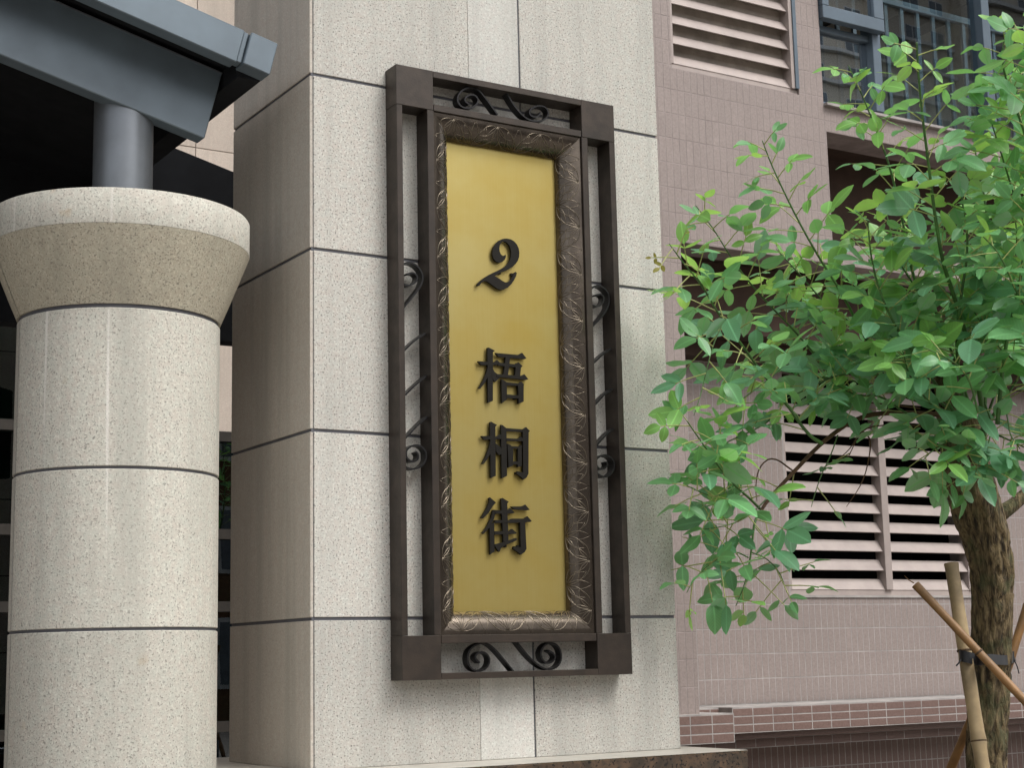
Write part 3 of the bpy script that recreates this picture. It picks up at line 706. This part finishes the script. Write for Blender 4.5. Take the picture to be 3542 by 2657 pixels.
for _ in range(3):
    PP = [PP[0]]+[(PP[i-1]+PP[i]*2+PP[i+1])/4 for i in range(1, len(PP)-1)]+[PP[-1]]; RR = [RR[0]]+[(RR[i-1]+RR[i]*2+RR[i+1])/4 for i in range(1, len(RR)-1)]+[RR[-1]]
from mathutils import noise as mn
tm = MB(); SG = 64
# denser rings for bark relief
P2, R2 = [], []
for i in range(len(PP)-1):
    for q in range(3): f = q/3; P2.append(PP[i].lerp(PP[i+1], f)); R2.append(RR[i]*(1-f)+RR[i+1]*f)
for i, (p, r) in enumerate(zip(P2, R2)):
    for j in range(SG):
        a = 2*pi*j/SG; c_, s_ = cos(a), sin(a)
        q = V((c_*2.4, s_*2.4, p.z*5.0)); ridge = abs(mn.noise(q*1.9)); lump = mn.noise(V((c_, s_, p.z*3.2)))
        rr = r*(1+.10*lump)+.017*(min(ridge*2.4, .75)-.42)+.003*mn.noise(q*6)
        tm.v.append((p.x+rr*c_, p.y+rr*s_, p.z))
for i in range(len(P2)-1):
    for j in range(SG):
        a = i*SG+j; b = i*SG+(j+1) % SG; tm.f.append((a, b, b+SG, a+SG))
tm.f.append(tuple((len(P2)-1)*SG+j for j in range(SG)))
tm.build('trunk', M['bark'], tree, smooth=True)
MB().tube([e(1960,2930,6.5), e(2075,2935,6.5), e(2150,2880,6.52), e(2230,2810,6.55), e(2330,2730,6.6)], [.05,.034,.027,.025,.022], 14).build('branch', M['bark'], tree, smooth=True)

def leaf_mesh(kind, mi):
    me = bpy.data.meshes.new('leaf'); v = []; f = []; uv = []
    nl = 6; wd = (.25, .29, .22, .27)[kind]; fold = (.16, .08, .24, .04)[kind]; curl = (.12, .25, .05, -.1)[kind]
    for i in range(nl+1):
        t = i/nl; hw = wd*(max(0, sin(pi*min(1, t**.86))))**.62 if 0 < t < 1 else .012
        z = -curl*t*t
        for sx in (-1, -.5, 0, .5, 1):
            ax = abs(sx); v.append((sx*hw, t, z+fold*hw*ax-.06*hw*ax*ax*sin(t*9+kind))); uv.append((.5+sx*hw, t))
    for i in range(nl):
        for k in range(4): a = i*5+k; f.append((a, a+1, a+6, a+5))
    me.from_pydata(v, [], f); me.shade_smooth(); ul = me.uv_layers.new(name='UVMap')
    for l in me.loops: ul.data[l.index].uv = uv[l.vertex_index]
    me.materials.append(LEAFM[mi]); return me
LM = [[leaf_mesh(k, m) for k in range(4)] for m in range(4)]
LEAVES = []
R_ = random.Random(11)
def add_leaf(p, d, nrm, L, mi):
    d = d.normalized()
    for q in (p, p+d*L*.5, p+d*L):
        if q.x < 1.49 and q.y > -.06: return               # would grow into the pier
    s = d.cross(nrm).normalized(); n = s.cross(d)
    m = Matrix(((s.x*L, d.x*L, n.x*L, p.x), (s.y*L, d.y*L, n.y*L, p.y), (s.z*L, d.z*L, n.z*L, p.z), (0, 0, 0, 1)))
    s_ = R_.uniform(.85, 1.2); m = m @ Matrix.Diagonal((s_, 1, R_.uniform(.4, 1.8), 1))
    c = p+d*L*.5; pr_ = proj(c); vis = -60 < pr_[0] < IW+60 and -60 < pr_[1] < IH+60
    face = abs(n.normalized().dot((EYE-c).normalized()))
    LEAVES.append(((L*L*(.15+face)/pr_[2]**2)*(1 if vis else 0), m, mi, R_.randrange(4)))
def rv(): return V((R_.gauss(0, 1), R_.gauss(0, 1), R_.gauss(0, 1))).normalized()
TOCAM = (EYE-e(1500, 1600, 6.2)).normalized()
def shoot(px, d0, d1, r0, r1=.0015, step=.062, start=.15, size=1.0, young=.35, mat='stem', pet=1.0, tipbud=False, bare=False):
    n = len(px); P = [e(x, y, d0+(d1-d0)*i/(n-1)) for i, (x, y) in enumerate(px)]
    P = chaikin(P, 2); mb = MB(); mb.tube(P, lambda f: r0*(1-f)+r1*f, 7); pm = MB()
    cum = [0]
    for a, b in zip(P, P[1:]): cum.append(cum[-1]+(b-a).length)
    T_ = cum[-1]; s = T_*start; k = R_.randrange(2)
    def pt(s):
        for i in range(len(P)-1):
            if cum[i+1] >= s: f = (s-cum[i])/max(1e-6, cum[i+1]-cum[i]); return P[i].lerp(P[i+1], f), (P[i+1]-P[i]).normalized()
        return P[-1], (P[-1]-P[-2]).normalized()
    ang = R_.uniform(0, 6.28)
    while s < T_-.01 and not bare:
        p, d = pt(s); fr = s/T_; ang += 2.4+R_.uniform(-.5, .5)
        a = d.cross(V((.2, .3, 1))).normalized(); b = a.cross(d)
        out = a*cos(ang)+b*sin(ang)
        # leaves spread more across the view than along it, as in a flat spray
        out = (out - TOCAM*out.dot(TOCAM)*.35 + d*R_.uniform(.25, .8) + V((0, 0, R_.uniform(.0, .35)))).normalized()
        Lp = R_.uniform(.10, .20)*pet*(1-.5*fr**3); q = p+out*Lp*.55+V((0, 0, -.004)); tip = p+out*Lp+V((0, 0, -.012))
        pm.tube([p, q, tip], [.0026, .0021, .0017], 5, False)
        Ls = R_.uniform(.088, .158)*size*(1-.45*fr**2.5)
        yf = young+.55*max(0, fr-.55)/.45; mi = 2 if R_.random() < yf-.25 else (1 if R_.random() < yf+.25 else 0)
        if tipbud and fr > .9: mi = 3; Ls *= .4
        nrm = (V((0, 0, 1))*R_.uniform(.6, 1.0)+TOCAM*R_.uniform(-.45, 1.1)+rv()*.5).normalized()
        dd = (V((out.x, out.y, out.z*.45))+V((0, 0, R_.uniform(-.45, .1)))+rv()*.25).normalized()
        add_leaf(tip, dd, nrm, Ls, mi)
        sd_ = dd.cross(nrm).normalized(); back = tip-out*Lp*.16
        for sg in (-1, 1):
            if R_.random() < .9:
                d2 = (sd_*sg+dd*R_.uniform(.05, .5)+V((0, 0, R_.uniform(-.4, .1)))+rv()*.25).normalized()
                n2 = (nrm+rv()*.45).normalized(); add_leaf(back, d2, n2, Ls*R_.uniform(.78, .98), mi)
        s += step*.74*R_.uniform(.75, 1.3)*(1-.35*fr)
    o = mb.build('branch', M[mat], tree, smooth=True)
    if pm.v: tag(pm.build('leaf_stalks', M['petiole'], o, smooth=True), kind='stuff')
shoot([(1990,2560),(1975,2300),(1910,2040),(1860,1830),(1780,1590),(1745,1480),(1700,1200),(1670,950),(1635,680),(1612,450),(1600,240)], 6.35, 5.85, .0115, .003, .06, .18, 1.05, .45, pet=1.1)
shoot([(1800,2380),(1560,2220),(1390,2060),(1280,1880),(1180,1680),(1050,1480),(920,1250),(780,960),(720,800)], 6.45, 6.2, .009, .0018, .056, .22, 1.0, .4)
shoot([(1060,2530),(980,2480),(850,2290),(690,2090),(600,1960),(480,1810),(380,1630),(270,1500),(190,1390)], 6.15, 5.9, .0075, .0016, .056, .08, .95, .35, tipbud=True)
shoot([(1330,2360),(1200,2270),(1050,2060),(900,1880),(760,1740),(620,1580),(530,1450),(440,1300),(340,1170)], 6.5, 6.35, .006, .0015, .058, .1, .95, .4)
shoot([(1800,2370),(1500,2350),(1270,2370),(1060,2520),(900,2690),(760,2840),(700,2930)], 6.45, 6.1, .011, .006, .2, .75, .8, .2, mat='twig')
shoot([(705,2920),(672,2985),(660,3130),(630,3310),(570,3455)], 6.1, 6.05, .006, .0016, .045, .1, .88, .15)
shoot([(705,2900),(640,2835),(530,2740),(400,2560),(290,2400)], 6.1, 5.9, .006, .0018, .055, .1, 1.0, .3)
shoot([(1790,2330),(1710,2040),(1650,1800),(1560,1500),(1530,1300),(1450,950),(1370,740),(1290,540),(1210,370)], 6.75, 6.55, .009, .0016, .066, .15, .95, .5)
shoot([(2060,2420),(2100,2000),(2160,1740),(2210,1500),(2230,1000)], 6.1, 6.0, .009, .003, .055, .1, 1.05, .3)
shoot([(1990,2330),(2000,1900),(2010,1500),(2000,1200),(1960,980),(1925,820)], 6.7, 6.75, .008, .002, .052, .15, 1.0, .4)
shoot([(2380,1500),(2280,1000),(2200,700),(2110,470),(2080,300),(2120,160)], 6.2, 6.1, .007, .002, .05, .2, 1.05, .55)
shoot([(2420,1100),(2280,640),(2230,400),(2215,180),(2225,60)], 6.0, 5.9, .006, .002, .052, .1, 1.0, .6)
shoot([(1830,2380),(1650,2100),(1500,1900),(1400,1700),(1340,1480),(1320,1250)], 6.2, 6.1, .008, .002, .05, .25, 1.0, .35)
shoot([(1880,2340),(1820,2000),(1850,1700),(1900,1400),(1860,1150),(1840,1000)], 6.2, 6.1, .008, .002, .05, .2, 1.05, .35)
shoot([(1760,2350),(1480,2180),(1220,2020),(1040,1900),(900,1700),(820,1560)], 6.9, 7.0, .007, .002, .05, .2, 1.0, .3)
shoot([(1780,2350),(1520,2260),(1270,2170),(1020,2150),(840,2120),(700,2060)], 6.9, 6.9, .007, .002, .05, .2, .95, .2)
shoot([(2000,2420),(2150,2200),(2250,2050),(2330,1900)], 6.3, 6.2, .007, .002, .05, .15, 1.05, .25)
shoot([(1850,2330),(1700,1900),(1600,1650),(1480,1450),(1420,1180)], 7.0, 7.1, .007, .002, .05, .2, 1.05, .35)
shoot([(1900,2330),(2050,1950),(2120,1600),(2090,1250),(2100,950)], 7.0, 7.1, .008, .002, .05, .2, 1.1, .4)
shoot([(1760,2400),(1560,2380),(1400,2250),(1250,2260),(1120,2180)], 6.35, 6.2, .006, .002, .05, .15, .95, .1)
shoot([(1860,2450),(1700,2330),(1560,2160),(1520,2000)], 6.1, 5.95, .006, .002, .05, .25, 1.1, .15)
shoot([(1900,2450),(1850,2560),(1880,2650),(1930,2700)], 6.2, 6.1, .005, .002, .04, .15, .95, .02)
shoot([(1960,2450),(2060,2480),(2150,2520),(2230,2560)], 6.25, 6.1, .005, .002, .05, .15, 1.0, .05)
shoot([(1150,2480),(1110,2600),(1050,2720),(1010,2850),(1000,2890)], 6.25, 6.15, .003, .0012, .09, .72, .62, .02)
shoot([(1280,2440),(1235,2560),(1190,2640)], 6.4, 6.35, .0025, .0015, .06, .7, .85, .02, mat='twig')
shoot([(800,2360),(720,2430),(600,2485),(500,2530),(440,2580)], 6.15, 6.1, .004, .0015, .06, .35, .95, .1)
shoot([(880,2050),(740,2180),(620,2260),(560,2330)], 6.2, 6.1, .003, .0015, .06, .3, .85, .1)
shoot([(500,1840),(440,1960),(410,2080),(370,2250),(330,2370)], 5.95, 5.9, .003, .0012, .075, .15, .85, .3)
shoot([(1820,2360),(1650,2230),(1420,2140),(1180,2120),(950,2230),(800,2300)], 6.3, 6.2, .006, .002, .05, .3, .95, .1)
shoot([(1720,2300),(1560,2050),(1350,1900),(1120,1780),(930,1560),(800,1420)], 6.55, 6.5, .006, .002, .055, .25, 1.0, .35)
shoot([(1900,2300),(1780,1950),(1700,1750),(1560,1600),(1450,1400)], 6.4, 6.35, .006, .002, .05, .3, 1.05, .3)
shoot([(2000,2380),(2080,2150),(2050,1850),(2120,1650),(2180,1400),(2150,1150)], 6.45, 6.4, .006, .002, .05, .2, 1.1, .3)
shoot([(640,3180),(560,3140),(440,3200),(330,3300),(290,3380)], 6.05, 6.0, .003, .0014, .05, .2, .85, .1)
shoot([(655,3150),(740,3180),(820,3260),(860,3380)], 6.08, 6.1, .003, .0014, .05, .3, .85, .05)
shoot([(560,2780),(450,2840),(350,2800),(290,2770)], 6.0, 5.95, .003, .0014, .055, .2, 1.0, .15)
shoot([(740,2850),(640,2950),(520,3000),(380,3020)], 6.1, 6.05, .003, .0014, .05, .2, .9, .1)
shoot([(2380,1900),(2300,1500),(2200,1250),(2120,1000),(2060,800),(2010,650)], 6.3, 6.2, .006, .002, .05, .2, 1.1, .45)
shoot([(2400,1300),(2320,1000),(2230,830),(2160,640),(2180,420)], 6.5, 6.4, .006, .002, .05, .2, 1.1, .5)
shoot([(2380,2000),(2280,1800),(2180,1700),(2080,1450),(1980,1350)], 6.0, 5.9, .006, .002, .05, .2, 1.1, .35)
shoot([(2350,2300),(2250,2150),(2150,2050),(2030,1950),(1930,1780)], 6.2, 6.1, .006, .002, .05, .2, 1.1, .2)
shoot([(1950,2350),(1900,2150),(1800,2050),(1640,1980)], 5.95, 5.85, .005, .002, .05, .25, 1.1, .15)
shoot([(1900,2280),(1860,2420),(1780,2520),(1700,2560),(1640,2620)], 6.15, 6.0, .004, .0016, .045, .2, 1.0, .05)
shoot([(1990,2300),(2030,2420),(2010,2540),(1960,2620),(1930,2720)], 6.15, 6.02, .004, .0016, .045, .2, 1.0, .05)
shoot([(2080,2250),(2120,2380),(2130,2480),(2190,2560)], 6.15, 6.05, .004, .0016, .045, .2, 1.05, .05)
for pl in ([(1290,2460),(1340,2500),(1330,2620),(1290,2760),(1200,2890)], [(1750,2440),(1450,2420),(1290,2440),(1210,2580),(1110,2640)], [(900,2690),(780,2600),(700,2660),(680,2780),(690,2860)], [(1620,2330),(1400,2300),(1180,2290),(1000,2300)]):
    shoot(pl, 6.5, 6.4, .004, .0013, bare=True, mat='twig')
LEAVES.sort(key=lambda l: -l[0])
inv = Matrix.Translation(-TB)
for a, m, mi, k in LEAVES[:300]:
    o = bpy.data.objects.new('leaf', LM[mi][k]); COL.objects.link(o); o.parent = tree; o.matrix_basis = inv @ m
fv, ff, fm_, fu = [], [], [], []
for a, m, mi, k in LEAVES[300:]:
    me = LM[mi][k]; n = len(fv); fv += [tuple((inv @ m) @ v.co) for v in me.vertices]; ff += [tuple(n+i for i in p.vertices) for p in me.polygons]; fm_ += [mi]*len(me.polygons)
    ul = me.uv_layers[0].data; fu += [tuple(ul[i].uv) for p in me.polygons for i in p.loop_indices]
me = bpy.data.meshes.new('foliage'); me.from_pydata(fv, [], ff); me.shade_smooth()
for m in LEAFM: me.materials.append(m)
me.polygons.foreach_set('material_index', fm_); ul = me.uv_layers.new(name='UVMap')
for i, u in enumerate(fu): ul.data[i].uv = u
fo = bpy.data.objects.new('foliage', me); COL.objects.link(fo); fo.parent = tree; tag(fo, kind='stuff')
print('leaves', len(LEAVES), 'tiles', len(TILES))

# ================================================================== stakes and tie
Z12 = ZM(2850, 1850, 692/1423)
def zz(x, y, d): return at(*Z12(x, y), d)
def stake(a, b, r, mat, label, ext=True, nodes=.34):
    a, b = V(a), V(b); d = (b-a).normalized()
    if ext: b = a+d*((a.z-.02)/-d.z)
    L = (b-a).length; n = 60; P = [a+d*(L*i/n) for i in range(n+1)]
    def rr(f):
        s = f*L; k = s/nodes; dn = abs(k-round(k))*nodes; return r*(.93+.14*f)*(1+.10*math.exp(-(dn/.012)**2))+.0006*sin(s*31)
    root = thing('bamboo_stake', b, label, 'stake', 'stakes propping the young tree')
    MB().tube(P, rr, 16).build('cane', M[mat], root, smooth=True, auto=True)
    k = 1
    while k*nodes < L-.02:
        c0 = a+d*(k*nodes); f = k*nodes/L; q = r*(.93+.14*f)*1.115
        MB().tube([c0-d*.004, c0-d*.0015, c0+d*.0015, c0+d*.004], [q*.97, q*1.02, q*1.02, q*.97], 16).build('node', M['node'], root, smooth=True); k += 1
    MB().tube([a-d*.0012, a+d*.001], [r*.62, r*.62], 16).build('cut_end', M['node'], root)
    return root
s1 = stake(zz(905, 205, 6.32), zz(1105, 1500, 6.1), .0275, 'bamboo', 'pale thick bamboo stake standing steeply against the tree trunk')
s2 = stake(zz(650, 355, 6.22), zz(1423, 1180, 6.02), .0168, 'bamboo_o', 'orange brown bamboo stake with split end slanting across the tree trunk')
s3 = stake(zz(1450, 500, 6.78), zz(1322, 900, 6.72), .019, 'bamboo_o', 'brown bamboo stake rising past the far side of the trunk', True)
s4 = stake(zz(1060, 1290, 6.75), zz(905, 1659, 6.85), .020, 'bamboo_o', 'short brown bamboo stake leaning behind the pale thick stake')
p0 = zz(640, 345, 6.22); MB().tube([p0, zz(600, 320, 6.22), zz(572, 292, 6.22)], [.003, .002, .0006], 5).build('splinter', M['bamboo_o'], s2)
tie = thing('rubber_tie', zz(1130, 880, 6.35), 'black rubber strap binding the bamboo stakes to the tree trunk', 'strap')
def strap(pts, wd):
    mb = MB(); P = chaikin(pts, 2)
    for i, p in enumerate(P):
        hw = wd/2; mb.v += [(p.x, p.y, p.z-hw), (p.x, p.y, p.z+hw)]
        dv = (EYE-p).normalized()*.006; q = p-dv; mb.v += [(q.x, q.y, q.z-hw), (q.x, q.y, q.z+hw)]
    for i in range(len(P)-1):
        a = i*4; b = a+4; mb.f += [(a, b, b+1, a+1), (a+2, a+3, b+3, b+2), (a, a+2, b+2, b), (a+1, b+1, b+3, a+3)]
    return mb.build('strap', M['rubber'], tie, smooth=True, auto=True)
strap([zz(955, 862, 6.30), zz(962, 860, 6.17), zz(1010, 870, 6.145), zz(1050, 880, 6.16), zz(1075, 888, 6.25)], .044)
strap([zz(1068, 890, 6.27), zz(1110, 900, 6.22), zz(1130, 893, 6.10), zz(1165, 886, 6.10), zz(1215, 888, 6.24), zz(1300, 897, 6.40), zz(1345, 880, 6.60)], .038)
strap([zz(1310, 900, 6.66), zz(1318, 880, 6.69), zz(1345, 872, 6.69), zz(1362, 868, 6.72)], .046)
MB().tube([zz(1352, 890, 6.68), zz(1375, 940, 6.68), zz(1388, 990, 6.68)], .0025, 6).build('strap_end', M['rubber'], tie)
MB().tube([zz(975, 890, 6.16), zz(955, 920, 6.15), zz(940, 935, 6.15)], .003, 6).build('strap_end', M['rubber'], tie)
